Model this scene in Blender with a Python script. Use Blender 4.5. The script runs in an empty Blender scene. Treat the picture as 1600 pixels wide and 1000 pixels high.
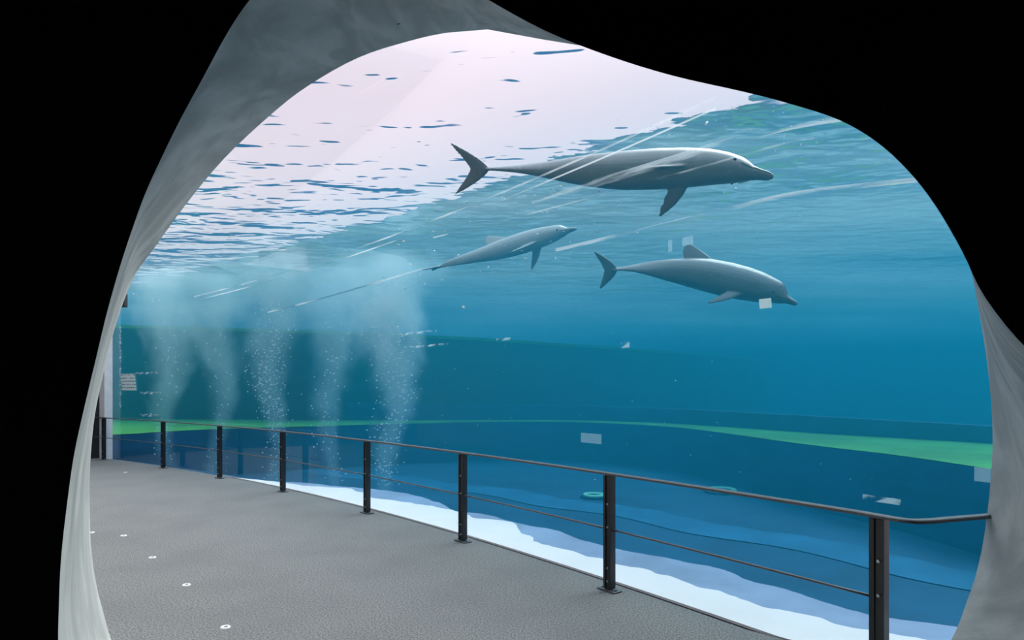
import bpy, bmesh, math, random
from mathutils import Vector, Matrix, noise
random.seed(7)
S = bpy.context.scene
COL = S.collection

# ------------------------------------------------------------------ camera
CAMH = 1.73
cam = bpy.data.cameras.new('camera'); cam.sensor_width = 36; cam.lens = 22.5
cam.shift_y = 104 / 1600; cam.clip_end = 500; cam.clip_start = 0.05
co = bpy.data.objects.new('camera', cam); COL.objects.link(co)
co.location = (0, 0, CAMH); co.rotation_euler = (math.pi / 2, 0, 0)
S.camera = co
S.view_settings.view_transform = 'Standard'; S.view_settings.look = 'None'
S.view_settings.gamma = 1.0; S.view_settings.use_curve_mapping = False
S.view_settings.exposure = 0.0
S.cycles.volume_bounces = 2; S.cycles.use_denoising = True

# ------------------------------------------------------------------ node helpers
class NT:
    def __init__(s, t): s.t = t
    def n(s, typ, ins=None, **props):
        nd = s.t.nodes.new(typ)
        for k, v in props.items(): setattr(nd, k, v)
        for k, v in (ins or {}).items():
            sock = nd.inputs[k]
            if isinstance(v, bpy.types.NodeSocket): s.t.links.new(v, sock)
            else: sock.default_value = v
        return nd
    def link(s, a, b): s.t.links.new(a, b)
    def math(s, op, a, b=0.0, c=0.0, clamp=False):
        return s.n('ShaderNodeMath', {0: a, 1: b, 2: c}, operation=op, use_clamp=clamp).outputs[0]
    def ss(s, v, a, b, lo=0.0, hi=1.0):
        return s.n('ShaderNodeMapRange', {'Value': v, 'From Min': a, 'From Max': b, 'To Min': lo, 'To Max': hi},
                   interpolation_type='SMOOTHSTEP').outputs[0]
    def mixc(s, f, a, b):
        return s.n('ShaderNodeMix', {0: f, 6: a, 7: b}, data_type='RGBA').outputs[2]
    def mixf(s, f, a, b):
        return s.n('ShaderNodeMix', {0: f, 2: a, 3: b}, data_type='FLOAT').outputs[0]

def rgb(r, g, b): return (r, g, b, 1.0)
def srgb(r, g, b):
    f = lambda c: (c / 255 / 12.92) if c / 255 <= 0.04045 else ((c / 255 + 0.055) / 1.055) ** 2.4
    return (f(r), f(g), f(b), 1.0)

def newmat(name):
    m = bpy.data.materials.new(name); m.use_nodes = True
    m.node_tree.nodes.clear()
    return m, NT(m.node_tree)

# ------------------------------------------------------------------ sky (overcast, slightly pink, brighter overhead)
w = bpy.data.worlds.new('sky'); S.world = w; w.use_nodes = True
w.node_tree.nodes.clear(); W = NT(w.node_tree)
geo = W.n('ShaderNodeTexCoord')
sep = W.n('ShaderNodeSeparateXYZ', {0: geo.outputs['Generated']})
f1 = W.ss(sep.outputs[2], 0.10, 0.42)
f2 = W.ss(sep.outputs[2], 0.40, 0.85)
c1 = W.mixc(f1, rgb(1.15, 1.0, 1.05), rgb(1.12, 0.89, 0.98))
c2 = W.mixc(f2, c1, rgb(2.6, 2.6, 2.75))
bg = W.n('ShaderNodeBackground', {'Color': c2, 'Strength': 1.0})
wo = W.n('ShaderNodeOutputWorld'); W.link(bg.outputs[0], wo.inputs[0])

sun = bpy.data.lights.new('sun', 'SUN'); sun.energy = 5.0; sun.angle = math.radians(40); sun.color = (1.0, 0.95, 0.88)
so = bpy.data.objects.new('sun', sun); COL.objects.link(so)
so.rotation_euler = Vector((0.55, 0.6, 1.0)).to_track_quat('Z', 'Y').to_euler()

# ------------------------------------------------------------------ materials
def simple(name, col, rough=0.6, metal=0.0, bump=0.0, bscale=40.0, var=0.0, vscale=6.0, spec=0.5):
    m, T = newmat(name)
    tc = T.n('ShaderNodeTexCoord')
    p = T.n('ShaderNodeBsdfPrincipled', {'Roughness': rough, 'Metallic': metal, 'Specular IOR Level': spec})
    if var:
        nz = T.n('ShaderNodeTexNoise', {'Vector': tc.outputs['Object'], 'Scale': vscale, 'Detail': 5.0})
        d = tuple(c * (1 - var) for c in col[:3]) + (1,); l = tuple(min(1, c * (1 + var)) for c in col[:3]) + (1,)
        T.link(T.mixc(T.ss(nz.outputs[0], 0.3, 0.7), d, l), p.inputs['Base Color'])
    else:
        nz = T.n('ShaderNodeTexNoise', {'Vector': tc.outputs['Object'], 'Scale': 12.0})
        d = tuple(c * 0.94 for c in col[:3]) + (1,)
        T.link(T.mixc(nz.outputs[0], d, col), p.inputs['Base Color'])
    if bump:
        nb = T.n('ShaderNodeTexNoise', {'Vector': tc.outputs['Object'], 'Scale': bscale, 'Detail': 4.0})
        b = T.n('ShaderNodeBump', {'Height': nb.outputs[0], 'Strength': bump, 'Distance': 0.01})
        T.link(b.outputs[0], p.inputs['Normal'])
    o = T.n('ShaderNodeOutputMaterial'); T.link(p.outputs[0], o.inputs[0])
    return m

def mat_floor():
    m, T = newmat('grey rubber floor')
    tc = T.n('ShaderNodeTexCoord')
    a = T.n('ShaderNodeTexNoise', {'Vector': tc.outputs['Object'], 'Scale': 75.0, 'Detail': 4.0})
    b = T.n('ShaderNodeTexNoise', {'Vector': tc.outputs['Object'], 'Scale': 1.3, 'Detail': 4.0})
    c = T.mixc(T.ss(a.outputs[0], 0.3, 0.7), rgb(0.08, 0.082, 0.083), rgb(0.25, 0.252, 0.254))
    c = T.mixc(T.math('MULTIPLY', T.ss(b.outputs[0], 0.35, 0.75), 0.35), c, rgb(0.11, 0.11, 0.12))
    bp = T.n('ShaderNodeBump', {'Height': a.outputs[0], 'Strength': 0.5, 'Distance': 0.004})
    p = T.n('ShaderNodeBsdfPrincipled', {'Base Color': c, 'Roughness': 0.85, 'Normal': bp.outputs[0], 'Specular IOR Level': 0.25})
    o = T.n('ShaderNodeOutputMaterial'); T.link(p.outputs[0], o.inputs[0]); return m

def mat_plaster():
    m, T = newmat('grey troweled plaster')
    tc = T.n('ShaderNodeTexCoord')
    mp = T.n('ShaderNodeMapping', {'Vector': tc.outputs['Object'], 'Scale': (5.0, 1.0, 1.2)})
    a = T.n('ShaderNodeTexNoise', {'Vector': mp.outputs[0], 'Scale': 1.6, 'Detail': 6.0, 'Distortion': 0.6})
    b = T.n('ShaderNodeTexNoise', {'Vector': tc.outputs['Object'], 'Scale': 60.0, 'Detail': 4.0})
    c = T.mixc(T.ss(a.outputs[0], 0.35, 0.7), rgb(0.32, 0.335, 0.33), rgb(0.50, 0.515, 0.505))
    v = T.n('ShaderNodeTexVoronoi', {'Vector': tc.outputs['Object'], 'Scale': 2.2})
    pit = T.ss(v.outputs['Distance'], 0.015, 0.03)
    c = T.mixc(pit, rgb(0.03, 0.03, 0.03), c)
    h = T.math('ADD', T.math('MULTIPLY', a.outputs[0], 1.5), T.math('MULTIPLY', b.outputs[0], 0.12))
    bp = T.n('ShaderNodeBump', {'Height': h, 'Strength': 0.35, 'Distance': 0.02})
    p = T.n('ShaderNodeBsdfPrincipled', {'Base Color': c, 'Roughness': 0.75, 'Normal': bp.outputs[0], 'Specular IOR Level': 0.3})
    o = T.n('ShaderNodeOutputMaterial'); T.link(p.outputs[0], o.inputs[0]); return m

def mat_glass():
    m, T = newmat('clear acrylic')
    tr = T.n('ShaderNodeBsdfTransparent', {'Color': rgb(0.97, 0.985, 0.985)})
    gl = T.n('ShaderNodeBsdfGlossy', {'Color': rgb(1, 1, 1), 'Roughness': 0.04})
    lw = T.n('ShaderNodeLayerWeight', {'Blend': 0.12})
    f = T.math('MULTIPLY', lw.outputs['Fresnel'], 0.12, clamp=True)
    mx = T.n('ShaderNodeMixShader', {0: f}); T.link(tr.outputs[0], mx.inputs[1]); T.link(gl.outputs[0], mx.inputs[2])
    o = T.n('ShaderNodeOutputMaterial'); T.link(mx.outputs[0], o.inputs[0]); return m

def mat_translucent(name, col, alpha, rough=0.5, streak=None):
    m, T = newmat(name)
    tr = T.n('ShaderNodeBsdfTransparent')
    df = T.n('ShaderNodeBsdfDiffuse', {'Color': col})
    tl = T.n('ShaderNodeBsdfTranslucent', {'Color': col})
    ad = T.n('ShaderNodeMixShader', {0: 0.5}); T.link(df.outputs[0], ad.inputs[1]); T.link(tl.outputs[0], ad.inputs[2])
    fac = alpha
    if streak:
        tc = T.n('ShaderNodeTexCoord')
        mp = T.n('ShaderNodeMapping', {'Vector': tc.outputs['Object'], 'Scale': streak})
        nz = T.n('ShaderNodeTexNoise', {'Vector': mp.outputs[0], 'Scale': 1.0, 'Detail': 5.0})
        fac = T.math('MULTIPLY', T.ss(nz.outputs[0], 0.42, 0.62), alpha)
    mx = T.n('ShaderNodeMixShader', {0: fac}); T.link(tr.outputs[0], mx.inputs[1]); T.link(ad.outputs[0], mx.inputs[2])
    o = T.n('ShaderNodeOutputMaterial'); T.link(mx.outputs[0], o.inputs[0]); return m

def mat_surface():
    """underside of the pool surface: clear or mirror by line of sight, with a bright zone placed by position"""
    m, T = newmat('water surface')
    g = T.n('ShaderNodeNewGeometry')
    sp = T.n('ShaderNodeSeparateXYZ', {0: g.outputs['Position']})
    dx = T.math('ADD', sp.outputs[0], 71.5218); dy = T.math('ADD', sp.outputs[1], 56.8792)
    d = T.math('SQRT', T.math('ADD', T.math('MULTIPLY', dx, dx), T.math('MULTIPLY', dy, dy)))
    d = T.math('SUBTRACT', d, 99.05)
    # ripples run along the window
    mp = T.n('ShaderNodeMapping', {'Vector': g.outputs['Position'], 'Rotation': (0, 0, math.radians(8)), 'Scale': (0.75, 1.35, 1.0)})
    n1 = T.n('ShaderNodeTexNoise', {'Vector': mp.outputs[0], 'Scale': 1.25, 'Detail': 2.0, 'Roughness': 0.5, 'Distortion': 0.3})
    n2 = T.n('ShaderNodeTexNoise', {'Vector': mp.outputs[0], 'Scale': 0.35, 'Detail': 1.0})
    mpe = T.n('ShaderNodeMapping', {'Vector': g.outputs['Position'], 'Rotation': (0, 0, math.radians(45)), 'Scale': (0.8, 2.2, 1.0)})
    n3 = T.n('ShaderNodeTexNoise', {'Vector': mpe.outputs[0], 'Scale': 0.8, 'Detail': 5.0, 'Roughness': 0.6})
    de = T.math('ADD', d, T.math('MULTIPLY', T.math('SUBTRACT', n3.outputs[0], 0.5), 2.2))
    mask = T.ss(de, -0.12, 0.12)  # bright zone by the window laid out by position
    h = T.math('ADD', n1.outputs[0], T.math('MULTIPLY', n2.outputs[0], 1.6))
    bp = T.n('ShaderNodeBump', {'Height': h, 'Strength': 1.0, 'Distance': 0.15})
    dt = T.n('ShaderNodeVectorMath', {0: bp.outputs[0], 1: g.outputs['Incoming']}, operation='DOT_PRODUCT')
    a = T.math('ABSOLUTE', dt.outputs['Value'])
    th = T.mixf(mask, 0.185, 0.62)
    wd = T.mixf(mask, 0.03, 0.08)
    fac = T.n('ShaderNodeMapRange', {'Value': a, 'From Min': T.math('SUBTRACT', th, wd), 'From Max': T.math('ADD', th, wd),
                                     'To Min': 1.0, 'To Max': 0.0}, interpolation_type='SMOOTHSTEP').outputs[0]
    tr = T.n('ShaderNodeBsdfTransparent', {'Color': rgb(1, 1, 1)})
    gl = T.n('ShaderNodeBsdfGlossy', {'Color': T.mixc(mask, rgb(0.40, 0.55, 0.82), rgb(0.93, 0.97, 0.98)), 'Roughness': 0.12, 'Normal': bp.outputs[0]})  # reflections in the bright zone coloured a deeper blue
    mx = T.n('ShaderNodeMixShader', {0: fac}); T.link(tr.outputs[0], mx.inputs[1]); T.link(gl.outputs[0], mx.inputs[2])
    o = T.n('ShaderNodeOutputMaterial'); T.link(mx.outputs[0], o.inputs[0]); return m

def mat_water():
    m, T = newmat('pool water')
    sc = T.n('ShaderNodeVolumeScatter', {'Color': rgb(0.03, 0.62, 0.86), 'Density': 0.028, 'Anisotropy': 0.2})
    ab = T.n('ShaderNodeVolumeAbsorption', {'Color': rgb(0.07, 0.50, 0.66), 'Density': 0.12})
    ad = T.n('ShaderNodeAddShader'); T.link(sc.outputs[0], ad.inputs[0]); T.link(ab.outputs[0], ad.inputs[1])
    o = T.n('ShaderNodeOutputMaterial'); T.link(ad.outputs[0], o.inputs['Volume']); return m

def mat_added_haze():
    m, T = newmat('surface haze')
    tc = T.n('ShaderNodeTexCoord')
    mp = T.n('ShaderNodeMapping', {'Vector': tc.outputs['Object'], 'Rotation': (0, 0, math.radians(40)), 'Scale': (0.12, 0.6, 1.2)})
    nz = T.n('ShaderNodeTexNoise', {'Vector': mp.outputs[0], 'Scale': 1.0, 'Detail': 4.0, 'Distortion': 0.5})
    den = T.ss(nz.outputs[0], 0.35, 0.7, 0.01, 0.13)
    sc = T.n('ShaderNodeVolumeScatter', {'Color': rgb(0.95, 0.97, 0.95), 'Density': den, 'Anisotropy': 0.3})
    o = T.n('ShaderNodeOutputMaterial'); T.link(sc.outputs[0], o.inputs['Volume']); return m

def mat_plume(seed, amt=0.75):
    m, T = newmat('fine bubbles')
    tc = T.n('ShaderNodeTexCoord')
    mp = T.n('ShaderNodeMapping', {'Vector': tc.outputs['Object'], 'Location': (seed * 7.3, 0, seed), 'Scale': (1.0, 1.0, 0.55)})
    nz = T.n('ShaderNodeTexNoise', {'Vector': mp.outputs[0], 'Scale': 1.7, 'Detail': 4.0, 'Roughness': 0.6, 'Distortion': 0.7})
    # falls off from the axis of the rising column; Generated runs 0..1 over the mesh
    sp = T.n('ShaderNodeSeparateXYZ', {0: tc.outputs['Object']})
    wig = T.math('MULTIPLY', T.math('SINE', T.math('ADD', T.math('MULTIPLY', sp.outputs[2], 1.5), seed * 2.0)), 0.16)
    x = T.math('SUBTRACT', sp.outputs[0], wig)
    r = T.math('SQRT', T.math('ADD', T.math('MULTIPLY', x, x), T.math('MULTIPLY', sp.outputs[1], sp.outputs[1])))
    rad = T.math('ADD', 0.22, T.math('MULTIPLY', T.math('POWER', sp.outputs[2], 1.6), 0.05))
    q = T.math('DIVIDE', r, rad)
    fall = T.ss(T.math('ADD', q, T.math('MULTIPLY', T.math('SUBTRACT', nz.outputs[0], 0.5), 2.2)), 0.15, 1.15, 1.0, 0.0)
    topf = T.ss(sp.outputs[2], 4.5, 6.3, 1.0, 0.6)
    den = T.math('MULTIPLY', T.math('MULTIPLY', fall, topf), amt)
    sc = T.n('ShaderNodeVolumeScatter', {'Color': rgb(0.72, 0.94, 1.0), 'Density': den, 'Anisotropy': 0.3})
    o = T.n('ShaderNodeOutputMaterial'); T.link(sc.outputs[0], o.inputs['Volume']); return m

def mat_dolphin(name, back, belly, zs=1.0):
    m, T = newmat(name)
    tc = T.n('ShaderNodeTexCoord')
    at = T.n('ShaderNodeAttribute', attribute_name='belly')
    nz = T.n('ShaderNodeTexNoise', {'Vector': tc.outputs['Object'], 'Scale': 2.5, 'Detail': 4.0})
    sp = T.n('ShaderNodeSeparateXYZ', {0: tc.outputs['Object']})
    f = T.ss(T.math('ADD', sp.outputs[2], T.math('MULTIPLY', T.math('SUBTRACT', nz.outputs[0], 0.5), 0.12)), -0.22 * zs, 0.05 * zs, 1.0, 0.0)
    c = T.mixc(f, back, belly)
    s2 = T.n('ShaderNodeTexNoise', {'Vector': tc.outputs['Object'], 'Scale': 14.0, 'Detail': 3.0})
    c = T.mixc(T.math('MULTIPLY', T.ss(s2.outputs[0], 0.6, 0.75), 0.12), c, rgb(0.6, 0.6, 0.62))
    p = T.n('ShaderNodeBsdfPrincipled', {'Base Color': c, 'Roughness': 0.38, 'Specular IOR Level': 0.6, 'Coat Weight': 0.2, 'Coat Roughness': 0.3})
    o = T.n('ShaderNodeOutputMaterial'); T.link(p.outputs[0], o.inputs[0]); return m

def mat_paint(name, col, var=0.18, scale=(0.5, 0.5, 2.0)):
    m, T = newmat(name)
    tc = T.n('ShaderNodeTexCoord')
    mp = T.n('ShaderNodeMapping', {'Vector': tc.outputs['Object'], 'Scale': scale})
    nz = T.n('ShaderNodeTexNoise', {'Vector': mp.outputs[0], 'Scale': 1.0, 'Detail': 6.0, 'Roughness': 0.6})
    d = tuple(c * (1 - var) for c in col[:3]) + (1,); l = tuple(min(1, c * (1 + var)) for c in col[:3]) + (1,)
    p = T.n('ShaderNodeBsdfPrincipled', {'Base Color': T.mixc(T.ss(nz.outputs[0], 0.3, 0.7), d, l), 'Roughness': 0.7, 'Specular IOR Level': 0.2})
    o = T.n('ShaderNodeOutputMaterial'); T.link(p.outputs[0], o.inputs[0]); return m

M = dict(
    floor=mat_floor(), plaster=mat_plaster(), glass=mat_glass(), surface=mat_surface(), water=mat_water(),
    black=simple('black painted steel', rgb(0.012, 0.013, 0.016), 0.32, 0.0, bump=0.05, bscale=80),
    rail=simple('handrail steel', rgb(0.075, 0.08, 0.09), 0.38, 0.0, spec=0.7),
    bolt=simple('zinc bolt', rgb(0.55, 0.56, 0.58), 0.3, 0.9),
    dark=simple('black panel', rgb(0.02, 0.018, 0.022), 0.5, var=0.2),
    paintblack=simple('black textured wall paint', rgb(0.012, 0.0125, 0.015), 0.95, bump=0.6, bscale=150, spec=0.1),
    room=simple('black room paint', rgb(0.02, 0.02, 0.022), 0.9, var=0.1),
    white=simple('white enamel', rgb(0.75, 0.74, 0.76), 0.5, var=0.06),
    ledge=mat_paint('white pool coating', rgb(0.66, 0.65, 0.68), 0.04, (1, 1, 1)),
    ledge2=mat_paint('worn blue grey coating', rgb(0.20, 0.28, 0.42), 0.15, (1, 1, 1)),
    apron=mat_paint('blue pool paint', rgb(0.012, 0.085, 0.17), 0.2, (0.6, 0.6, 1)),
    band=mat_paint('light blue pool paint', rgb(0.022, 0.15, 0.28), 0.15, (1, 1, 1)),
    deep=mat_paint('dark blue pool paint', rgb(0.01, 0.06, 0.16), 0.3),
    wall=mat_paint('dark green pool wall', rgb(0.008, 0.04, 0.035), 0.4, (0.3, 0.3, 1.5)),
    green=mat_paint('algae green ledge', rgb(0.09, 0.34, 0.05), 0.25, (0.5, 0.5, 1)),
    seam=mat_translucent('acrylic seam', rgb(0.95, 0.97, 1.0), 0.45, streak=(0.6, 0.6, 6)),
    streak=mat_translucent('pale acrylic band', rgb(0.9, 0.96, 1.0), 0.30, streak=(1.2, 1.2, 12)),
    sticker=mat_translucent('milky film', rgb(0.6, 0.85, 0.95), 0.22),
    mark=mat_translucent('painted reflections', rgb(0.8, 0.95, 1.0), 0.35, streak=(7, 7, 14)),
    film=mat_translucent('thick milky film', rgb(0.8, 0.9, 0.9), 0.65),
    flake=simple('pale flakes', rgb(0.95, 0.95, 0.92), 0.5),
    gloss_white=simple('white lens', rgb(0.85, 0.86, 0.88), 0.25),
    inset=simple('grey inset', rgb(0.18, 0.18, 0.2), 0.5),
    eye=simple('dark eye', rgb(0.01, 0.01, 0.012), 0.15),
    ring=simple('pale green ring', rgb(0.35, 0.9, 0.6), 0.5),
)

# ------------------------------------------------------------------ object helpers
def link(name, me, mat=None, parent=None, smooth=False):
    o = bpy.data.objects.new(name, me); COL.objects.link(o)
    if mat: me.materials.append(mat)
    if parent: o.parent = parent
    if smooth:
        for p in me.polygons: p.use_smooth = True
    return o
def tomesh(name, verts, faces, mat, parent=None, smooth=False):
    me = bpy.data.meshes.new(name); me.from_pydata([tuple(v) for v in verts], [], faces); me.update()
    return link(name, me, mat, parent, smooth)
def bm_obj(name, bm, mat, parent=None, smooth=False):
    bmesh.ops.recalc_face_normals(bm, faces=bm.faces)
    me = bpy.data.meshes.new(name); bm.to_mesh(me); bm.free()
    return link(name, me, mat, parent, smooth)
def tag(o, label=None, cat=None, group=None, kind=None):
    if label: o['label'] = label
    if cat: o['category'] = cat
    if group: o['group'] = group
    if kind: o['kind'] = kind
    return o
def empty(name, loc=(0, 0, 0), rz=0):
    o = bpy.data.objects.new(name, None); COL.objects.link(o); o.location = loc; o.rotation_euler = (0, 0, rz)
    o.empty_display_size = 0.1
    return o
def add_box(bm, c, s, mat4=None, bevel=0.0):
    r = bmesh.ops.create_cube(bm, size=1.0)
    vs = r['verts']
    for v in vs: v.co = Vector((v.co.x * s[0] + c[0], v.co.y * s[1] + c[1], v.co.z * s[2] + c[2]))
    if bevel:
        es = list({e for v in vs for e in v.link_edges})
        rr = bmesh.ops.bevel(bm, geom=es, offset=bevel, segments=2, affect='EDGES', profile=0.5)
        vs = list({v for f in rr['faces'] for v in f.verts} | {v for v in vs if v.is_valid})
    if mat4:
        for v in vs: v.co = mat4 @ v.co
def add_cyl(bm, c, r, h, seg=20, axis='Z', r2=None):
    mt = Matrix.Translation(Vector(c))
    if axis == 'Y': mt = mt @ Matrix.Rotation(math.pi / 2, 4, 'X')
    if axis == 'X': mt = mt @ Matrix.Rotation(math.pi / 2, 4, 'Y')
    bmesh.ops.create_cone(bm, cap_ends=True, segments=seg, radius1=r, radius2=r if r2 is None else r2, depth=h, matrix=mt)
def sweep(pts, sec, closed_ends=True, up=Vector((0, 0, 1))):
    """sweep a closed (side, up) section along points"""
    V = []; F = []; n = len(sec)
    for i, p in enumerate(pts):
        a = pts[max(i - 1, 0)]; b = pts[min(i + 1, len(pts) - 1)]
        t = (b - a).normalized(); sd = t.cross(up).normalized(); u = sd.cross(t)
        for s in sec: V.append(p + sd * s[0] + u * s[1])
    for i in range(len(pts) - 1):
        for j in range(n):
            k = (j + 1) % n
            F.append((i * n + j, i * n + k, (i + 1) * n + k, (i + 1) * n + j))
    if closed_ends:
        F.append(tuple(range(n - 1, -1, -1))); F.append(tuple((len(pts) - 1) * n + j for j in range(n)))
    return V, F
def circ(r, n=10): return [(r * math.cos(2 * math.pi * i / n), r * math.sin(2 * math.pi * i / n)) for i in range(n)]
def spline(P, m=8):
    out = []
    for i in range(len(P) - 1):
        p0 = P[max(i - 1, 0)]; p1 = P[i]; p2 = P[i + 1]; p3 = P[min(i + 2, len(P) - 1)]
        for k in range(m):
            t = k / m
            out.append(0.5 * ((2 * p1) + (p2 - p0) * t + (2 * p0 - 5 * p1 + 4 * p2 - p3) * t * t + (3 * p1 - p0 - 3 * p2 + p3) * t ** 3))
    out.append(P[-1].copy()); return out

# ------------------------------------------------------------------ site geometry: everything follows the curved window
CX, CY, R0 = -32.2, -19.7, 41.5
def P(th, n, z=0.0):
    a = math.radians(th)
    return Vector((CX + (R0 + n) * math.cos(a), CY + (R0 + n) * math.sin(a), z))
def smooth01(t): t = max(0, min(1, t)); return t * t * (3 - 2 * t)
def ng(th): return 0.2 + 0.55 * smooth01((35.4 - th) / 1.8)        # where the acrylic stands
def at(px, py, Y): return Vector(((px - 800) * Y / 1000, Y, CAMH - (py - 604) * Y / 1000))
SURF = 5.6
def frange(a, b, n): return [a + (b - a) * i / (n - 1) for i in range(n)]

def polar_sheet(name, ths, prof, mat, kind='structure', closed=False, caps=False, smooth=False):
    """prof(th) -> list of (n, z)"""
    V = []; F = []
    for th in ths:
        pr = prof(th); m = len(pr)
        for (n, z) in pr: V.append(P(th, n, z))
    for i in range(len(ths) - 1):
        for j in range(m if closed else m - 1):
            k = (j + 1) % m
            F.append((i * m + j, i * m + k, (i + 1) * m + k, (i + 1) * m + j))
    if caps:
        F.append(tuple(range(m))); F.append(tuple((len(ths) - 1) * m + j for j in range(m - 1, -1, -1)))
    o = tomesh(name, V, F, mat, smooth=smooth)
    bm = bmesh.new(); bm.from_mesh(o.data); bmesh.ops.recalc_face_normals(bm, faces=bm.faces); bm.to_mesh(o.data); bm.free()
    if kind: o['kind'] = kind
    return o

# floor of the walkway and of the dark room the camera stands in
polar_sheet('floor', frange(20, 58.4, 60), lambda th: [(-12, 0), (ng(th) - 0.04, 0), (ng(th) - 0.04, -0.12), (-12, -0.12)], M['floor'], closed=True, caps=True)

# acrylic window, bending over the walkway at the top
def arch(th, off=0.0):
    g = ng(th); pr = [(g + off, -0.1), (g + off, 1.5), (g + off, 3.0), (g + off, 4.0)]
    for k in range(1, 9):
        a = math.pi / 2 * k / 8
        pr.append((g - 0.9 + (0.9 + off) * math.cos(a), 4.0 + (0.9 + off) * math.sin(a)))
    pr += [(-2.2, 4.9 + off), (-3.4, 4.9 + off)]
    return pr
win = polar_sheet('window_1', frange(33.0, 57.9, 90), lambda th: arch(th), M['glass'], smooth=True)
win['label'] = 'tall curved acrylic window between the walkway and the pool'

# end wall of the walkway with its white frame, black roof block, inner wall, roof, dark room
def block(name, c, s, rz, mat, kind='structure', bevel=0.0, parent=None):
    bm = bmesh.new(); add_box(bm, (0, 0, 0), s, bevel=bevel)
    o = bm_obj(name, bm, mat, parent); o.location = c; o.rotation_euler = (0, 0, rz)
    if kind and not parent: o['kind'] = kind
    return o
polar_sheet('wall_end', [57.75, 58.3], lambda th: [(-5.4, 0), (0.18, 0), (0.18, 4.85), (-5.4, 4.85)], M['dark'], closed=True, caps=True)
fr = polar_sheet('trim_1', [57.12, 57.45], lambda th: [(0.02, 0), (0.2, 0), (0.2, 4.4), (0.02, 4.4)], M['white'], closed=True, caps=True)
fr['label'] = 'white post framing the far end of the window'
polar_sheet('wall_inner', frange(33, 58.3, 40), lambda th: [(-5.0, 0), (-5.4, 0), (-5.4, 4.9), (-5.0, 4.9)], M['plaster'], closed=True, caps=True)
polar_sheet('ceiling', frange(36, 58.3, 40), lambda th: [(-3.4, 4.9), (-6.0, 4.9), (-6.0, 6.2), (-3.4, 6.2)], M['room'], closed=True, caps=True)

# ------------------------------------------------------------------ aperture wall (thick, sculpted, flaring opening)
far = [(762, 46, 3.55), (700, 51, 3.52), (640, 64, 3.5), (560, 90, 3.45), (480, 135, 3.4), (420, 182, 3.38), (350, 248, 3.35), (290, 320, 3.33),
       (243, 385, 3.3), (212, 428, 3.3), (190, 480, 3.3), (172, 540, 3.3), (158, 600, 3.3), (148, 650, 3.3), (142, 710, 3.3), (140, 770, 3.3),
       (142, 850, 3.3), (150, 910, 3.3), (161, 955, 3.3), (176, 1005, 3.3), (205, 1060, 3.3), (260, 1105, 3.32), (340, 1118, 3.35), (600, 1118, 3.4),
       (900, 1110, 3.45), (1200, 1103, 3.5), (1380, 1095, 3.55), (1440, 1060, 3.6), (1486, 1000, 3.62), (1510, 942, 3.64), (1527, 890, 3.66),
       (1539, 830, 3.67), (1547, 760, 3.68), (1551, 690, 3.68), (1548, 620, 3.68), (1540, 550, 3.68), (1527, 472, 3.68), (1512, 398, 3.67),
       (1482, 306, 3.66), (1442, 250, 3.65), (1388, 200, 3.65), (1322, 163, 3.64), (1240, 136, 3.62), (1170, 116, 3.6), (1058, 90, 3.6), (954, 78, 3.58), (850, 62, 3.56)]
near = [(755, -5), (650, -70), (545, -100), (455, -75), (390, 0), (355, 52), (318, 120), (280, 190),
        (247, 258), (226, 305), (206, 360), (188, 415), (168, 485), (150, 560), (131, 640), (115, 715),
        (102, 810), (95, 880), (92, 950), (91, 1010), (95, 1080), (100, 1200), (140, 1380), (500, 1385),
        (900, 1385), (1300, 1385), (1850, 1385), (1900, 1200), (1920, 1060), (1920, 980), (1915, 910),
        (1900, 840), (1860, 760), (1790, 690), (1705, 620), (1610, 550), (1540, 466), (1503, 392),
        (1462, 322), (1420, 268), (1370, 222), (1310, 187), (1230, 161), (1160, 143), (1050, 118), (950, 87), (852, 48)]
NL = 2.2
FP = [at(*q) for q in far]; NP = [at(q[0], q[1], NL) for q in near]
def clampz(v, z=0.012):
    if v.z < z: v.z = z
    return v
def closed_spline(Pn, m):
    n = len(Pn); out = []
    for i in range(n):
        p0, p1, p2, p3 = Pn[i - 1], Pn[i], Pn[(i + 1) % n], Pn[(i + 2) % n]
        for k in range(m):
            t = k / m
            if i in (0, n - 1) and Pn is FP: out.append(p1.lerp(p2, t)); continue
            out.append(0.5 * ((2 * p1) + (p2 - p0) * t + (2 * p0 - 5 * p1 + 4 * p2 - p3) * t * t + (3 * p1 - p0 - 3 * p2 + p3) * t ** 3))
    return out
fs = closed_spline(FP, 4); ns = closed_spline(NP, 4)
V = []; F = []; NR = 10; n = len(fs)
for r in range(NR + 1):
    t = r / NR
    for i in range(n):
        p = fs[i].lerp(ns[i], t)
        V.append(clampz(p))
for r in range(NR):
    for i in range(n):
        k = (i + 1) % n
        F.append((r * n + i, r * n + k, (r + 1) * n + k, (r + 1) * n + i))
def rect_ring(loop, y_of, hx0, hx1, hz0, hz1):
    c = Vector((0.3, 0, 2.2)); out = []
    for p in loop:
        dx, dz = p.x - c.x, p.z - c.z; L = 1e9
        if dx > 0: L = min(L, (hx1 - c.x) / dx)
        if dx < 0: L = min(L, (hx0 - c.x) / dx)
        if dz > 0: L = min(L, (hz1 - c.z) / dz)
        if dz < 0: L = min(L, (hz0 - c.z) / dz)
        x, z = c.x + dx * L, c.z + dz * L
        out.append(Vector((x, y_of(x), z)))
    return out
b0 = len(V); V += rect_ring(fs, lambda x: 3.48 + 0.055 * x, -6, 6, 0.0, 6.2)
for i in range(n):
    k = (i + 1) % n; F.append((b0 + i, b0 + k, k, i))
f1 = len(F)
b1 = len(V); V += rect_ring(ns, lambda x: NL, -6, 6, 0.0, 6.2)
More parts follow.
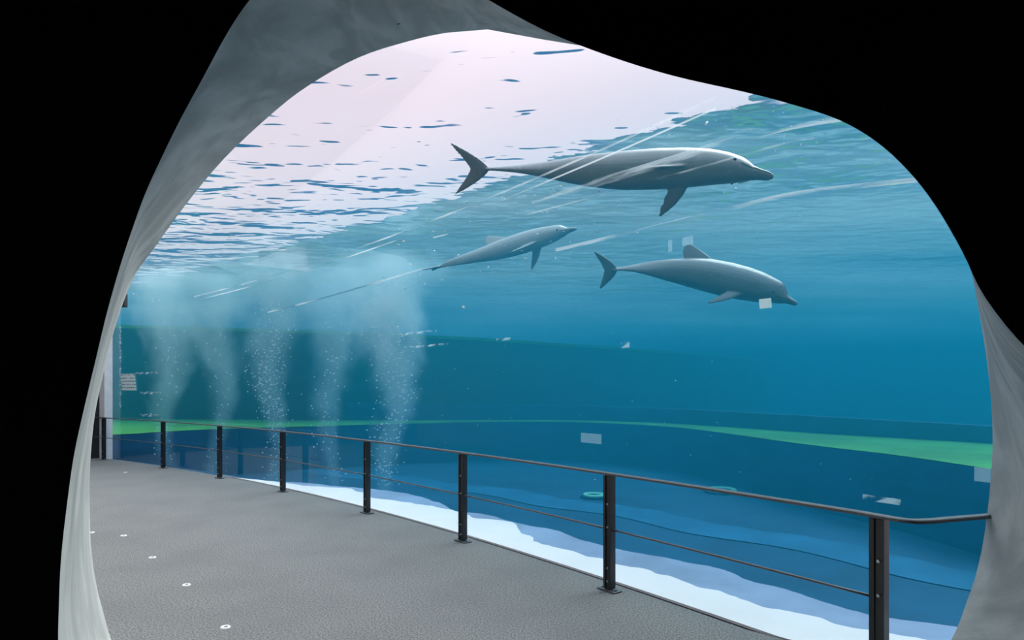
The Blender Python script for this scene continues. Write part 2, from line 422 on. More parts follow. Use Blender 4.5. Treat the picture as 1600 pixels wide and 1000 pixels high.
for i in range(n):
    k = (i + 1) % n; F.append((NR * n + i, NR * n + k, b1 + k, b1 + i))
    F.append((b1 + i, b1 + k, b0 + k, b0 + i))
ap = tomesh('wall_front', V, F, M['plaster'], smooth=True); ap['kind'] = 'structure'
ap.data.materials.append(M['paintblack'])
for q in ap.data.polygons:
    if q.index >= f1: q.material_index = 1
ap['label'] = 'thick dark wall with a large rounded opening onto the walkway'
bm = bmesh.new(); bm.from_mesh(ap.data); bmesh.ops.recalc_face_normals(bm, faces=bm.faces)
for e in bm.edges:
    if len(e.link_faces) == 2 and e.calc_face_angle(0) > math.radians(38): e.smooth = False
bm.to_mesh(ap.data); bm.free()

# dark room around the camera
block('wall_left', (-6.1, -1.4, 3.1), (0.2, 7.4, 6.2), 0, M['room'])
block('wall_right', (6.1, -1.4, 3.1), (0.2, 7.4, 6.2), 0, M['room'])
block('wall_back', (0, -5.1, 3.1), (12.4, 0.2, 6.2), 0, M['room'])
block('ceiling_2', (0, -0.75, 6.3), (12.4, 9.0, 0.2), 0, M['room'])
block('wall_tank_side', (7.6, 3.4, 2.3), (3.2, 0.4, 8.2), 0.05, M['room'])

# ------------------------------------------------------------------ pool
# body of water (a volume) and its surface
def water_prof(th):
    return [(ng(th) + 0.02, -1.3)] + [(a + 0.0, b) for a, b in arch(th, 0.02)[1:]] + [(-3.4, SURF), (0, SURF), (60, SURF), (60, -1.3)]
wv = polar_sheet('pool_water', frange(33.0, 95, 150), water_prof, M['water'], closed=True, caps=True, kind='stuff')
tag(wv, 'deep blue water filling the dolphin pool behind the acrylic', 'water')
sf = polar_sheet('water_surface', frange(31.0, 95, 60), lambda th: [(-3.5, SURF - 0.03), (2, SURF - 0.03), (10, SURF - 0.03), (25, SURF - 0.03), (59.5, SURF - 0.03)], M['surface'], kind='stuff')
tag(sf, 'rippled water surface seen from below, pinkish bright near the window', 'water')
hz = polar_sheet('added_surface_haze', frange(33.2, 94, 100), lambda th: [(2.4, 4.75), (2.4, SURF - 0.05), (50, SURF - 0.05), (50, 4.75)], mat_added_haze(), closed=True, caps=True, kind='stuff')  # haze layer added to make the underside of the surface paler
tag(hz, 'pale haze added just under the water surface', 'haze')
# outer shell
polar_sheet('wall_pool_far', frange(31, 96, 50), lambda th: [(59, -1.4), (59, 5.7)], M['deep'])
polar_sheet('floor_pool', frange(31, 96, 70), lambda th: [(0.3, -1.2), (3, -1.2), (8, -1.2), (30, -1.2), (60, -1.2)], M['apron'])

# white coating and worn edges just beyond the window
def jag(th, k, base, amp):
    v = noise.fractal(Vector((th * k, base * 3.1, 0.7)), 1.1, 2.1, 5)
    return base + amp * v
def strip(name, mat, z0, inner, outer, zo, lab):
    ths = frange(33.0, 50.5, 500)
    o = polar_sheet(name, ths, lambda th: [(inner(th), z0), (max(inner(th) + 0.01, outer(th)), z0 + zo)], mat)
    bm = bmesh.new(); bm.from_mesh(o.data)
    g = bmesh.ops.extrude_face_region(bm, geom=bm.faces[:])
    for v in [x for x in g['geom'] if isinstance(x, bmesh.types.BMVert)]: v.co.z -= 0.02
    bmesh.ops.recalc_face_normals(bm, faces=bm.faces); bm.to_mesh(o.data); bm.free()
    o['label'] = lab; return o
tp = lambda th: smooth01((50.3 - th) / 4.0)
strip('trim_2', M['ledge'], 0.0, lambda th: ng(th) + 0.03, lambda th: ng(th) + tp(th) * jag(th, 0.55, 0.62, 0.38), 0.0, 'white coated pool rim with a ragged edge below the window')
strip('trim_3', M['ledge2'], -0.03, lambda th: ng(th) + 0.03, lambda th: ng(th) + tp(th) * jag(th, 0.45, 1.1, 0.34), -0.01, 'worn blue grey coating along the ragged white rim')
polar_sheet('trim_4', frange(33, 60, 80), lambda th: [(ng(th) + 0.03, -0.07), (ng(th) + 0.7, -0.16), (ng(th) + 1.2, -0.5), (ng(th) + 1.5, -1.19)], M['apron'], smooth=True)
def band(th): return 6.9 + 0.15 * math.sin(th * 1.3)
polar_sheet('trim_5', frange(33, 62, 200), lambda th: [(band(th), -1.185), (band(th) + 0.55 + 0.1 * math.sin(th * 2.7), -1.18), (band(th) + 1.2 + 0.06 * math.sin(th * 5), -1.185)], M['band'])

# green ledge (bench) around the pool and the walls behind it
drop = 1.40; BZ = CAMH - drop
def bench_pt(px, py): Y = drop * 1000 / (py - 604); return at(px, py, Y)
inn = [bench_pt(*q) for q in [(20, 686), (183, 679), (300, 672), (450, 667), (640, 661.5), (800, 658.5), (920, 660), (1060, 668), (1250, 693), (1400, 711), (1550, 733), (1760, 765), (2100, 830)]]
out = [bench_pt(*q) for q in [(-60, 656), (183, 655), (300, 655), (450, 656), (640, 656.5), (800, 656), (920, 657), (1060, 662), (1250, 675), (1400, 684), (1550, 693), (1760, 706), (2100, 740)]]
inn = spline(inn, 8); out = spline(out, 8)
V = []; F = []
for a, b in zip(inn, out):
    V += [Vector((a.x, a.y, -1.25)), Vector((a.x, a.y, BZ - 0.02)), Vector((b.x, b.y, BZ - 0.02)), Vector((b.x, b.y, -1.25))]
for i in range(len(inn) - 1):
    for j in range(4):
        k = (j + 1) % 4; F.append((i * 4 + j, i * 4 + k, (i + 1) * 4 + k, (i + 1) * 4 + j))
b = tomesh('wall_bench', V, F, M['deep']); b['kind'] = 'structure'
V = []; F = []
for a, b in zip(inn, out): V += [a, b]
for i in range(len(inn) - 1): F.append((2 * i, 2 * i + 1, 2 * i + 3, 2 * i + 2))
b = tomesh('trim_6', V, F, M['green']); b['kind'] = 'structure'; b['label'] = 'bright green ledge running around the pool'
# low dark wall on the bench, tall wall to the left
def wall_ribbon(name, pts, z0, ztop, mat, thick=0.4):
    V = []; F = []
    for i, p in enumerate(pts):
        a = pts[max(i - 1, 0)]; c = pts[min(i + 1, len(pts) - 1)]
        t = (c - a); nn = Vector((-t.y, t.x, 0)).normalized()
        if nn.y < 0: nn = -nn
        q = p + nn * thick; zt = ztop(i / (len(pts) - 1))
        V += [Vector((p.x, p.y, z0)), Vector((p.x, p.y, zt)), Vector((q.x, q.y, zt)), Vector((q.x, q.y, z0))]
    for i in range(len(pts) - 1):
        for j in range(4):
            k = (j + 1) % 4; F.append((i * 4 + j, i * 4 + k, (i + 1) * 4 + k, (i + 1) * 4 + j))
    F.append((0, 1, 2, 3)); m = 4 * (len(pts) - 1); F.append((m + 3, m + 2, m + 1, m))
    o = tomesh(name, V, F, mat); o['kind'] = 'structure'; return o
wall_ribbon('wall_pool_low', out[28:], -1.2, lambda t: 1.02 - 0.35 * t, M['deep'])
tall = spline([at(q[0], 604, q[1]) for q in [(20, 27.6), (183, 27.5), (420, 27.2), (640, 27), (860, 29), (1050, 36), (1200, 46)]], 8)
tz = lambda t: 4.55 - 0.9 * min(1, t * 1.5)
wall_ribbon('wall_pool_tall', tall, -1.2, tz, M['wall'])
lip = [Vector((p.x, p.y - 0.05, tz(i / (len(tall) - 1)) + 0.0)) for i, p in enumerate(tall)]
Vv, Ff = sweep(lip, [(-0.05, -0.06), (0.05, -0.06), (0.05, 0.06), (-0.05, 0.06)])
b = tomesh('trim_7', Vv, Ff, M['green']); b['kind'] = 'structure'; b['label'] = 'thin green lip along the top of the far pool wall'

# horizontal seams and pale lines in the acrylic
def seam(name, z, t0, t1, hgt, mat, dz=0.0):
    o = polar_sheet(name, frange(t0, t1, 70), lambda th: [(ng(th) - 0.012, z + dz * (th - t0) - hgt / 2), (ng(th) - 0.012, z + dz * (th - t0) + hgt / 2), (ng(th) - 0.004, z + dz * (th - t0) + hgt / 2), (ng(th) - 0.004, z + dz * (th - t0) - hgt / 2)], mat, closed=True, caps=True)
    return o
for i, (z, a, b, hh, mt, dz) in enumerate([(3.90, 36, 52, 0.016, 'seam', -0.02), (3.82, 36, 52, 0.012, 'seam', -0.02), (3.48, 34.3, 39, 0.07, 'streak', 0.03), (3.38, 35, 41.5, 0.012, 'streak', 0.03),
                                        (3.02, 34, 38.5, 0.03, 'streak', 0.01), (3.25, 41, 48, 0.02, 'streak', -0.03)]):
    s = seam('trim_%d' % (8 + i), z, a, b, hh, M[mt], dz); s['label'] = 'pale line in the acrylic window'

# ------------------------------------------------------------------ railing: ONE thing bolted together
rail_th = [57.12, 54.9, 52.55, 50.0, 47.02, 43.95, 40.05 - 0.6, 35.1 - 0.9]
px_post = [163, 249, 339, 441, 566, 723, 953, 1367]; h_post = [66, 74, 83, 95, 115, 140, 184, 275]
railing = empty('railing', (P(45, 0).x, P(45, 0).y, 0))
tag(railing, 'black steel railing with eight posts along the walkway edge', 'railing')
posts = []
for px, hh in zip(px_post, h_post):
    Y = 1000 / hh; x = (px - 800) / hh
    th = math.degrees(math.atan2(Y - CY, x - CX)); posts.append(th)
def loc_under(o):   # keep world placement under the railing empty
    o.location -= railing.location
def post_meshes():
    bm = bmesh.new()
    # U channel: web towards the walkway (+X is outward), flanges behind it, plus a flat stiffener
    add_box(bm, (-0.028, 0, 0.5), (0.010, 0.082, 0.955), bevel=0.002)
    add_box(bm, (0.004, 0.036, 0.5), (0.058, 0.010, 0.955), bevel=0.002)
    add_box(bm, (0.004, -0.036, 0.5), (0.058, 0.010, 0.955), bevel=0.002)
    add_box(bm, (-0.037, 0.012, 0.5), (0.012, 0.014, 0.95), bevel=0.003)
    add_box(bm, (0, 0, 0.981), (0.05, 0.05, 0.012))
    add_box(bm, (0, 0, 0.022), (0.045, 0.05, 0.03))
    me = bpy.data.meshes.new('post'); bmesh.ops.recalc_face_normals(bm, faces=bm.faces); bm.to_mesh(me); bm.free(); me.materials.append(M['black'])
    bm = bmesh.new(); add_box(bm, (0.0, 0, 0.007), (0.10, 0.20, 0.012), bevel=0.002)
    for y in (-0.075, 0.075): add_cyl(bm, (0, y, 0.017), 0.011, 0.010, 6)
    mb = bpy.data.meshes.new('base_plate'); bmesh.ops.recalc_face_normals(bm, faces=bm.faces); bm.to_mesh(mb); bm.free(); mb.materials.append(M['rail'])
    bm = bmesh.new(); add_cyl(bm, (0, 0, 0), 0.009, 0.012, 12, 'X'); add_cyl(bm, (-0.008, 0, 0), 0.006, 0.008, 6, 'X')
    mo = bpy.data.meshes.new('bolt'); bmesh.ops.recalc_face_normals(bm, faces=bm.faces); bm.to_mesh(mo); bm.free(); mo.materials.append(M['bolt'])
    return me, mb, mo
pm, pb, po = post_meshes()
for th in posts:
    q = P(th, 0); p = bpy.data.objects.new('post', pm); COL.objects.link(p); p.parent = railing
    p.location = Vector((q.x, q.y, 0)) - railing.location; p.rotation_euler = (0, 0, math.radians(th))
    c = bpy.data.objects.new('base_plate', pb); COL.objects.link(c); c.parent = p
    for z in (0.09, 0.20, 0.545, 0.74):
        c = bpy.data.objects.new('bolt', po); COL.objects.link(c); c.parent = p; c.location = (-0.037, -0.016, z)
        c['label'] = 'bright zinc bolt head'
# handrail: follows the posts, bends outwards into the wall at the right
hp = [P(th, 0, 0.99) for th in frange(58.2, posts[-1] + 0.15, 90)]
q8 = P(posts[-1], 0, 0.99)
tail = spline([hp[-2], hp[-1], Vector((2.17, 3.535, 0.99)), Vector((2.29, 3.52, 0.99)), Vector((2.45, 3.57, 0.99)), Vector((2.74, 3.66, 0.99))], 8)[8:]
hv, hf = sweep(hp + tail[1:], [(-0.027, -0.009), (0.027, -0.009), (0.027, 0.006), (0.022, 0.011), (-0.022, 0.011), (-0.027, 0.006)])
h = tomesh('handrail', hv, hf, M['rail'], railing); loc_under(h)
edges = [58.2] + posts
for a, b in zip(edges[:-1], edges[1:]):
    mv, mf = sweep([P(t, 0, 0.52) for t in frange(a, b, 10)], circ(0.0085, 10))
    r = tomesh('middle_rail', mv, mf, M['rail'], railing, smooth=True); loc_under(r)

# ------------------------------------------------------------------ floor lights (recessed discs)
labs = ['round recessed light nearest the viewer at the bottom edge of the picture', 'round recessed floor light second nearest the viewer',
        'round recessed floor light third from the bottom of the picture', 'round recessed floor light fourth from the bottom of the picture',
        'small recessed floor light beside the left edge of the opening', 'small recessed floor light farthest down the walkway']
def disc_thing():
    t = empty('floor_light')
    bm = bmesh.new(); bmesh.ops.create_circle(bm, cap_ends=False, segments=28, radius=0.035)
    add_cyl(bm, (0, 0, 0.003), 0.036, 0.006, 28, r2=0.031); bm_obj('ring', bm, M['gloss_white'], t)
    bm = bmesh.new(); add_cyl(bm, (0.008, -0.004, 0.0075), 0.013, 0.003, 20); bm_obj('lens', bm, M['inset'], t)
    return t
fl = disc_thing()
for i, (px, py) in enumerate([(352, 980), (291, 914), (238, 871), (193, 837), (142.5, 832), (196, 738)]):
    if i == 0: o = fl
    else:
        o = fl.copy(); COL.objects.link(o)
        for ch in fl.children:
            c = ch.copy(); COL.objects.link(c); c.parent = o
    Y = CAMH * 1000 / (py - 604); p = at(px, py, Y); o.location = (p.x, p.y, 0.0)
    tag(o, labs[i], 'floor light', 'round recessed lights in the walkway floor')

# ------------------------------------------------------------------ discs on the pool floor
for px, py, mt, r, lab in [(340, 729, 'green', 0.62, 'green round drain cover on the pool floor near the left plumes'),
                           (928, 778, 'ring', 0.24, 'pale green ring on the pool floor beside the tall railing post'),
                           (1128, 769.5, 'ring', 0.34, 'green round drain behind the handrail right of centre')]:
    Y = (CAMH + 1.2) * 1000 / (py - 604); p = at(px, py, Y)
    t = empty('drain_cover', (p.x, p.y, -1.18)); tag(t, lab, 'drain')
    bm = bmesh.new(); add_cyl(bm, (0, 0, 0.02), r * 1.45, 0.04, 32); bm_obj('rim', bm, M['deep'] if mt == 'green' else M['apron'], t)
    bm = bmesh.new(); add_cyl(bm, (0, 0, 0.05), r, 0.05, 32)
    if mt == 'ring':
        bm.free(); rv, rf = [], []
        bm = bmesh.new()
        R2 = r
        for k in range(36):
            a = 2 * math.pi * k / 36
            for q in range(6):
                bb = 2 * math.pi * q / 6
                bm.verts.new(((R2 + 0.05 * math.cos(bb)) * math.cos(a), (R2 + 0.05 * math.cos(bb)) * math.sin(a), 0.06 + 0.04 * math.sin(bb)))
        bm.verts.ensure_lookup_table()
        for k in range(36):
            for q in range(6):
                k2, q2 = (k + 1) % 36, (q + 1) % 6
                bm.faces.new([bm.verts[i] for i in (k * 6 + q, k2 * 6 + q, k2 * 6 + q2, k * 6 + q2)])
    bm_obj('cover', bm, M[mt], t)

# ------------------------------------------------------------------ notice and films on the acrylic
def mat_notice():
    m, T = newmat('printed notice')
    tc = T.n('ShaderNodeTexCoord'); sp = T.n('ShaderNodeSeparateXYZ', {0: tc.outputs['Object']})
    s = T.math('SINE', T.math('MULTIPLY', sp.outputs[2], 85.0))
    nz = T.n('ShaderNodeTexNoise', {'Vector': tc.outputs['Object'], 'Scale': 14.0, 'Detail': 1.0})
    f = T.math('MULTIPLY', T.ss(s, 0.2, 0.7), T.ss(nz.outputs[0], 0.4, 0.5))
    c = T.mixc(f, rgb(0.65, 0.8, 0.85), rgb(0.2, 0.3, 0.36))
    p = T.n('ShaderNodeBsdfPrincipled', {'Base Color': c, 'Roughness': 0.6})
    o = T.n('ShaderNodeOutputMaterial'); T.link(p.outputs[0], o.inputs[0]); return m
def on_glass(px, py):
    """point of the acrylic seen at this place: step outward along the line of sight"""
    Y = 2.5
    while Y < 20:
        x = (px - 800) * Y / 1000
        th = math.degrees(math.atan2(Y - CY, x - CX)); nn = math.hypot(x - CX, Y - CY) - R0
        if nn > ng(th) - 0.03: return th, CAMH - (py - 604) * Y / 1000, Y
        Y += 0.01
    return 50, 2, 10
def plate(name, px, py, wpx, hpx, mat, shear=0.0, thick=0.004):
    th, z, Y = on_glass(px, py)
    a = math.radians(th); wv = Vector((math.sin(a), -math.cos(a), 0))   # along the window, rightwards
    p = P(th, ng(th) - 0.015, z)
    # projected width of one metre along the window at this depth
    k = abs((p.x + wv.x * 0.1) * 1000 / (p.y + wv.y * 0.1) - p.x * 1000 / p.y) / 0.1
    wd = wpx / k; ht = hpx * Y / 1000
    bm = bmesh.new(); add_box(bm, (0, 0, 0), (thick, wd, ht))
    for v in bm.verts: v.co.y += shear * v.co.z
    o = bm_obj(name, bm, mat); o.location = p; o.rotation_euler = (0, 0, a)
    return o
tag(plate('paper_notice', 199.5, 597, 22, 26, mat_notice(), 0.2), 'small white printed notice fixed to the far end of the window', 'notice')
tag(plate('film_patch', 922, 685, 32, 15, M['sticker']), 'pale rectangular film patch on the window above the handrail', 'sticker')
tag(plate('film_patch', 1073, 376, 17, 13, M['sticker']), 'pale square film patch above the lower dolphin', 'sticker')
tag(plate('film_patch', 1046, 384, 6, 18, M['sticker']), 'narrow upright film patch left of the lower dolphin fin', 'sticker')
tag(plate('film_patch', 1195, 474, 19, 15, M['film'], 0.1), 'small milky square patch over the chin of the lower dolphin', 'sticker')
tag(plate('film_patch', 1534, 742, 26, 22, M['sticker']), 'blue white film patch at the right end of the window', 'sticker')

for i, (px, py, w_, h_) in enumerate([(227, 583, 34, 3), (234, 614, 32, 4), (232, 649, 30, 4), (187, 575, 2.5, 130), (668, 540, 60, 3), (785, 530, 22, 4), (975, 539, 14, 9), (1375, 781, 60, 9), (650, 520, 60, 3)]):  # pale strips painted in for lights reflected on the glass
    q = plate('trim_%d' % (14 + i), px, py, w_, h_, M['mark']); q['kind'] = 'structure'; q['label'] = 'faint painted reflection of lights on the acrylic window'
bx = block('bracket_box', (-9.18, 15.05, 3.76), (0.2, 0.16, 0.32), 0.1, M['dark'], kind=None, bevel=0.01)
tag(bx, 'small black bracket box fixed high on the white window post', 'bracket')

# ------------------------------------------------------------------ dolphins
PROF = [(0.0, 0.008), (0.006, 0.0135), (0.025, 0.0185), (0.048, 0.0225), (0.062, 0.029), (0.076, 0.041), (0.10, 0.056), (0.14, 0.070), (0.20, 0.083), (0.27, 0.092),
        (0.35, 0.096), (0.45, 0.093), (0.54, 0.083), (0.63, 0.068), (0.72, 0.051), (0.80, 0.036), (0.87, 0.024), (0.92, 0.0165), (0.955, 0.012)]
def lerp_prof(s):
    for (a, ra), (b, rb) in zip(PROF[:-1], PROF[1:]):
        if s <= b:
            t = (s - a) / (b - a); return ra + (rb - ra) * t
    return PROF[-1][1]
def fin(bm, O, Sd, Cd, length, chord, sweepv, thick, power=0.75, curve=1.6, tipc=0.12, lead=0.0):
    Nn = Sd.cross(Cd).normalized(); prev = None; m = 12; K = 12
    for i in range(m + 1):
        u = i / m
        c = chord * (tipc + (1 - tipc) * (1 - u ** 1.7) ** power)
        le = O + Sd * (length * u) - Cd * (sweepv * u ** curve) + Cd * lead * math.sin(math.pi * u)
        th = thick * (1 - 0.72 * u)
        ring = []
        for k in range(K):
            a = 2 * math.pi * k / K
            x = (1 - math.cos(a)) / 2           # 0 leading .. 1 trailing
            y = math.sin(a) * 0.5 * th * (1.0 - 0.55 * x)
            ring.append(bm.verts.new(le - Cd * (c * x) + Nn * y))
        if prev:
            for k in range(K):
                bm.faces.new((prev[k], prev[(k + 1) % K], ring[(k + 1) % K], ring[k]))
        else: bm.faces.new(ring[::-1])
        prev = ring
    bm.faces.new(prev)

def dolphin(label, spine, up, girth, mat, L, roll_tail=0.0, dorsal=True, pect=(1, 1), hgt=1.0, flukespan=1.0, pl=1.0, pa=((0.75, -0.6, 0.45), (0.75, -0.6, 0.45)), fsweep=1.0):
    """spine: world points beak tip -> tail stock.  up: world back direction."""
    pts = spline(spine, 24)
    ds = [0.0]
    for a, b in zip(pts[:-1], pts[1:]): ds.append(ds[-1] + (b - a).length)
    tot = ds[-1]
    def sp(s):      # s 0..0.955 of body length
        d = s / 0.955 * tot
        for i in range(len(pts) - 1):
            if ds[i + 1] >= d:
                t = (d - ds[i]) / max(1e-6, ds[i + 1] - ds[i]); p = pts[i].lerp(pts[i + 1], t); break
        else: p = pts[-1].copy()
        return p
    def frame(s):
        a = sp(max(0, s - 0.02)); b = sp(min(0.955, s + 0.02))
        f = (a - b).normalized()
        rl = roll_tail * smooth01((s - 0.55) / 0.4)
        u = (up - f * up.dot(f)).normalized(); u = Matrix.Rotation(rl, 3, f) @ u
        return f, u, u.cross(f).normalized()     # forward, up, left
    Lb = tot / 0.955
    org = sp(0.4); f0, u0, l0 = frame(0.4)
    R = Matrix((f0, l0, u0)).transposed().to_4x4(); MW = Matrix.Translation(org) @ R; MI = MW.inverted()
    bm = bmesh.new(); NS = 90; K = 28; prev = None
    for i in range(NS + 1):
        s = 0.955 * (i / NS) ** 1.0
        if i == NS: s = 0.955
        r = lerp_prof(s) * Lb * girth; f, u, l = frame(s); c = sp(s)
        head = smooth01((0.16 - s) / 0.08)
        zo = (-0.006 * head) * Lb
        wy = 0.93 if s < 0.55 else 0.93 - 0.42 * smooth01((s - 0.55) / 0.35)
        hz = 1.0 + 0.22 * smooth01((s - 0.6) / 0.3)
        if s < 0.062: wy = 1.15; hz = 0.85
        ring = []
        for k in range(K):
            a = 2 * math.pi * k / K
            cy, cz = math.sin(a), math.cos(a)
            zz = cz * hz * r
            if 0.06 < s < 0.2:        # melon bulges up, chin stays low
                b = math.exp(-((s - 0.098) / 0.032) ** 2)
                if cz > 0: zz *= 1 + 0.22 * b
                else: zz *= 1 - 0.22 * b
            if cz < 0: zz *= 0.93
            if s < 0.062: # crease between jaws
                yy = cy * wy * r * (1 - 0.10 * math.exp(-((cz + 0.15) / 0.12) ** 2))
            else: yy = cy * wy * r
            ring.append(bm.verts.new(c + l * yy + u * (zz + zo)))
        if prev:
            for k in range(K): bm.faces.new((prev[k], prev[(k + 1) % K], ring[(k + 1) % K], ring[k]))
        else: bm.faces.new(ring[::-1])
        prev = ring
    bm.faces.new(prev)
    # flukes
    f, u, l = frame(0.95); c = sp(0.945)
    for sgn in (1, -1):
        if sgn not in (1, -1): continue
        Sd = (l * sgn).normalized(); 
        fin(bm, c + f * 0.018 * Lb - l * sgn * 0.004 * Lb, Sd, f, 0.115 * Lb * flukespan, 0.078 * Lb, 0.112 * Lb * fsweep, 0.020 * Lb, power=0.85, curve=1.3, tipc=0.10, lead=0.006 * Lb)
    # dorsal
    if dorsal:
        f, u, l = frame(0.50); c = sp(0.42); r = lerp_prof(0.47) * Lb * girth
        fin(bm, c + u * r * 0.78, (u - f * 0.15).normalized(), f, 0.072 * Lb + r * .2, 0.17 * Lb, 0.145 * Lb, 0.022 * Lb, power=0.9, curve=1.1, tipc=0.10, lead=0.008 * Lb)
    # pectorals
    f, u, l = frame(0.26); c = sp(0.25); r = lerp_prof(0.26) * Lb * girth
    for sgn, on, (ol, ou, ob) in zip((1, -1), pect, pa):
        if not on: continue
        Sd = (l * sgn * ol + u * ou - f * ob).normalized()
        Cd = (f - Sd * f.dot(Sd)).normalized()
        fin(bm, c + l * sgn * r * 0.55 - u * r * 0.70, Sd, Cd, 0.135 * Lb * pl, 0.058 * Lb, 0.035 * Lb, 0.020 * Lb, power=0.8, curve=1.7, tipc=0.14, lead=0.004 * Lb)
    bmesh.ops.recalc_face_normals(bm, faces=bm.faces)
    for v in bm.verts: v.co = MI @ v.co
    me = bpy.data.meshes.new('dolphin'); bm.to_mesh(me); bm.free(); me.materials.append(mat)
    o = bpy.data.objects.new('dolphin', me); COL.objects.link(o); o.matrix_world = MW
    rm = o.modifiers.new('one skin', 'REMESH'); rm.mode = 'VOXEL'; rm.voxel_size = 0.0125 * (Lb / 3.6); rm.use_smooth_shade = True
    sm = o.modifiers.new('soft', 'SMOOTH'); sm.factor = 0.5; sm.iterations = 4
    tag(o, label, 'dolphin', 'dolphins swimming behind the window')
    # eyes, mouth line and blowhole
    f, u, l = frame(0.118); c = sp(0.118); r = lerp_prof(0.118) * Lb * girth
    for sgn in (1, -1):
        bm = bmesh.new(); bmesh.ops.create_uvsphere(bm, u_segments=12, v_segments=8, radius=0.0052 * Lb)
        e = bm_obj('eye', bm, M['eye'], o, smooth=True); e.location = MI @ (c + l * sgn * r * 0.90 - u * r * 0.22)
        ln = []
        for s in frange(0.010, 0.098, 14):
            ff, uu, ll = frame(s); rr = lerp_prof(s) * Lb * girth
            k = 1.13 if s < 0.062 else 0.93
            dz = -0.20 if s < 0.062 else -0.30
            ln.append(MI @ (sp(s) + ll * sgn * rr * k * 0.975 + uu * (rr * dz - 0.006 * Lb * smooth01((0.16 - s) / 0.08))))
        mv, mf = sweep(ln, circ(0.0011 * Lb, 6)); tomesh('mouth_line', mv, mf, M['eye'], o, smooth=True)
    return o

dm1 = mat_dolphin('dolphin skin slate', rgb(0.10, 0.115, 0.135), rgb(0.15, 0.17, 0.19))
dm2 = mat_dolphin('dolphin skin pale', rgb(0.30, 0.33, 0.35), rgb(0.42, 0.46, 0.48))
dm3 = mat_dolphin('dolphin skin grey', rgb(0.10, 0.12, 0.14), rgb(0.15, 0.18, 0.20))

Yh, Yt = 7.0, 8.4
def ydep(px, a, ya, b, yb): return ya + (yb - ya) * (px - a) / (b - a)
sp1 = [at(x, y, ydep(x, 1210, 7.0, 750, 8.3)) for x, y in [(1210, 275), (1165, 267), (1110, 262), (1040, 264), (960, 267), (880, 266), (820, 264), (755, 264)]]
dolphin('large dark dolphin swimming right near the surface with one flipper hanging down', sp1, Vector((0.05, 0.62, 0.70)), 0.70, dm1, 3.9,
        roll_tail=math.radians(-22), dorsal=False, flukespan=0.8, fsweep=1.25, pa=((0.9, -0.1, 0.45), (0.45, -0.75, 1.1)), pl=1.0)
sp3 = [at(x, y, ydep(x, 1247, 9.6, 955, 10.8)) for x, y in [(1247, 474), (1222, 463), (1190, 451), (1150, 441), (1100, 430), (1050, 423), (1000, 419), (958, 421)]]
dolphin('grey dolphin diving to the right below the others, its back fin raised', sp3, Vector((-0.1, 0.22, 1.0)), 0.94, dm3, 3.4,
        roll_tail=math.radians(-48), dorsal=True, pect=(0, 1), pa=((0.7, -0.6, 0.4), (0.25, -1.25, 1.2)), pl=1.25)
sp2 = [at(x, y, ydep(x, 902, 12.2, 685, 13.0)) for x, y in [(901, 356), (880, 361), (850, 370), (810, 382), (770, 394), (735, 403), (705, 411), (685, 417)]]
dolphin('pale dolphin rising to the right behind the haze, seen from below', sp2, Vector((-0.25, 0.45, 0.9)), 0.74, dm2, 3.4,
        roll_tail=math.radians(30), dorsal=True, pa=((0.9, -0.35, 0.5), (0.45, -0.55, 1.1)), pl=1.35)

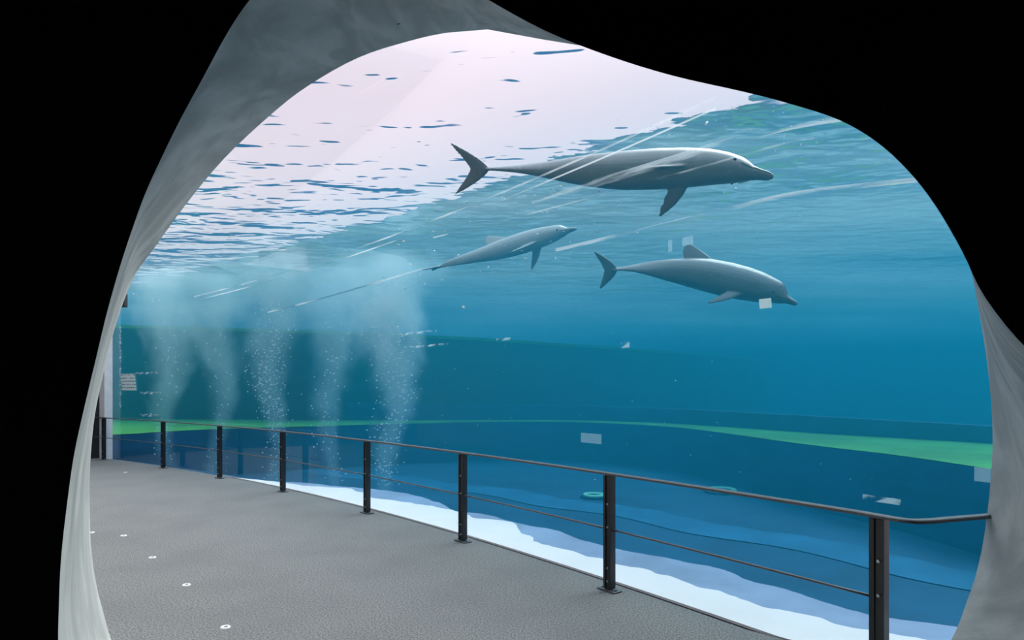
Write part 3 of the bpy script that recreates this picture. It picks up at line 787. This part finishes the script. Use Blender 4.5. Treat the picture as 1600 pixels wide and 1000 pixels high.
# ------------------------------------------------------------------ bubble plumes
plume_spec = [(262, 19.5, 'faint bubble plume nearest the notice at the left end'), (342, 19.5, 'second bubble plume, rising over the green drain cover'),
              (425, 18.5, 'bubble plume in the middle of the row with sparkling bubbles'), (517, 18.0, 'fourth bubble plume, between two railing posts'),
              (612, 17.2, 'widest bubble plume at the right end of the row')]
def ico(bm, c, r):
    bmesh.ops.create_icosphere(bm, subdivisions=1, radius=r, matrix=Matrix.Translation(c))
bub = simple('air bubble', rgb(0.9, 0.97, 1.0), 0.2)
for i, (px, Y, lab) in enumerate(plume_spec):
    x = (px - 800) * Y / 1000; big = 1.0 if i < 4 else 1.25
    V = []; F = []; K = 14; zs = [0, 1, 2, 3, 4, 5, 6.3]
    for z in zs:
        r = (0.75 + 0.24 * z) 
        for k in range(K): V.append((r * math.cos(2 * math.pi * k / K), r * math.sin(2 * math.pi * k / K), z))
    for a in range(len(zs) - 1):
        for k in range(K): F.append((a * K + k, a * K + (k + 1) % K, (a + 1) * K + (k + 1) % K, (a + 1) * K + k))
    F.append(tuple(range(K - 1, -1, -1))); F.append(tuple((len(zs) - 1) * K + k for k in range(K)))
    o = tomesh('bubble_plume', V, F, mat_plume(i + 1.0, 0.75 if i < 4 else 1.15)); o.location = (x, Y, -1.15); o.scale = (big * 1.1, big * 1.1, 1.0)
    tag(o, lab, 'bubbles', 'bubble plumes rising from the pool floor', kind='stuff')
    rnd = random.Random(30 + i); verts = []; faces = []
    nb = [70, 70, 520, 160, 420][i]
    bm = bmesh.new()
    for _ in range(nb):
        z = rnd.uniform(0.2, 5.8) if i != 2 else rnd.gauss(3.0, 1.3)
        if not 0.1 < z < 6.2: continue
        wx = 0.16 * math.sin(z * 1.5 + (i + 1) * 2.0); sdv = 0.13 + 0.03 * z
        ico(bm, Vector((wx + rnd.gauss(0, sdv), rnd.gauss(0, sdv), z)), rnd.uniform(0.008, 0.024))
    b = bm_obj('loose_bubbles', bm, bub, o, smooth=True); b['kind'] = 'stuff'; b['label'] = 'bright separate bubbles'

# suspended specks in the water
rnd = random.Random(5); bm = bmesh.new()
def speck(px, py, Y, r):
    mt = Matrix.Translation(at(px, py, Y)) @ Matrix.Rotation(rnd.uniform(0, 3), 4, Vector((rnd.random(), rnd.random(), 0.3)).normalized()) @ Matrix.Diagonal((1.0, 0.35, rnd.uniform(0.4, 0.8), 1))
    bmesh.ops.create_icosphere(bm, subdivisions=1, radius=r, matrix=mt)
for _ in range(150):
    px = rnd.uniform(620, 1440); Yb = 7.6 + rnd.random() * 3
    line = 330 - (px - 620) * 0.33
    py = line + abs(rnd.gauss(0, 75)) + 20
    if py < 165: continue
    speck(px, py, Yb, rnd.uniform(0.008, 0.024))
for _ in range(60): speck(rnd.uniform(200, 1000), rnd.uniform(420, 740), rnd.uniform(16.5, 20) , rnd.uniform(0.01, 0.022))
for _ in range(14): speck(rnd.uniform(900, 1500), rnd.uniform(500, 760), rnd.uniform(8, 10), rnd.uniform(0.008, 0.014))
o = bm_obj('suspended_specks', bm, M['flake'])
tag(o, 'tiny pale specks drifting in the pool water', 'specks', kind='stuff')
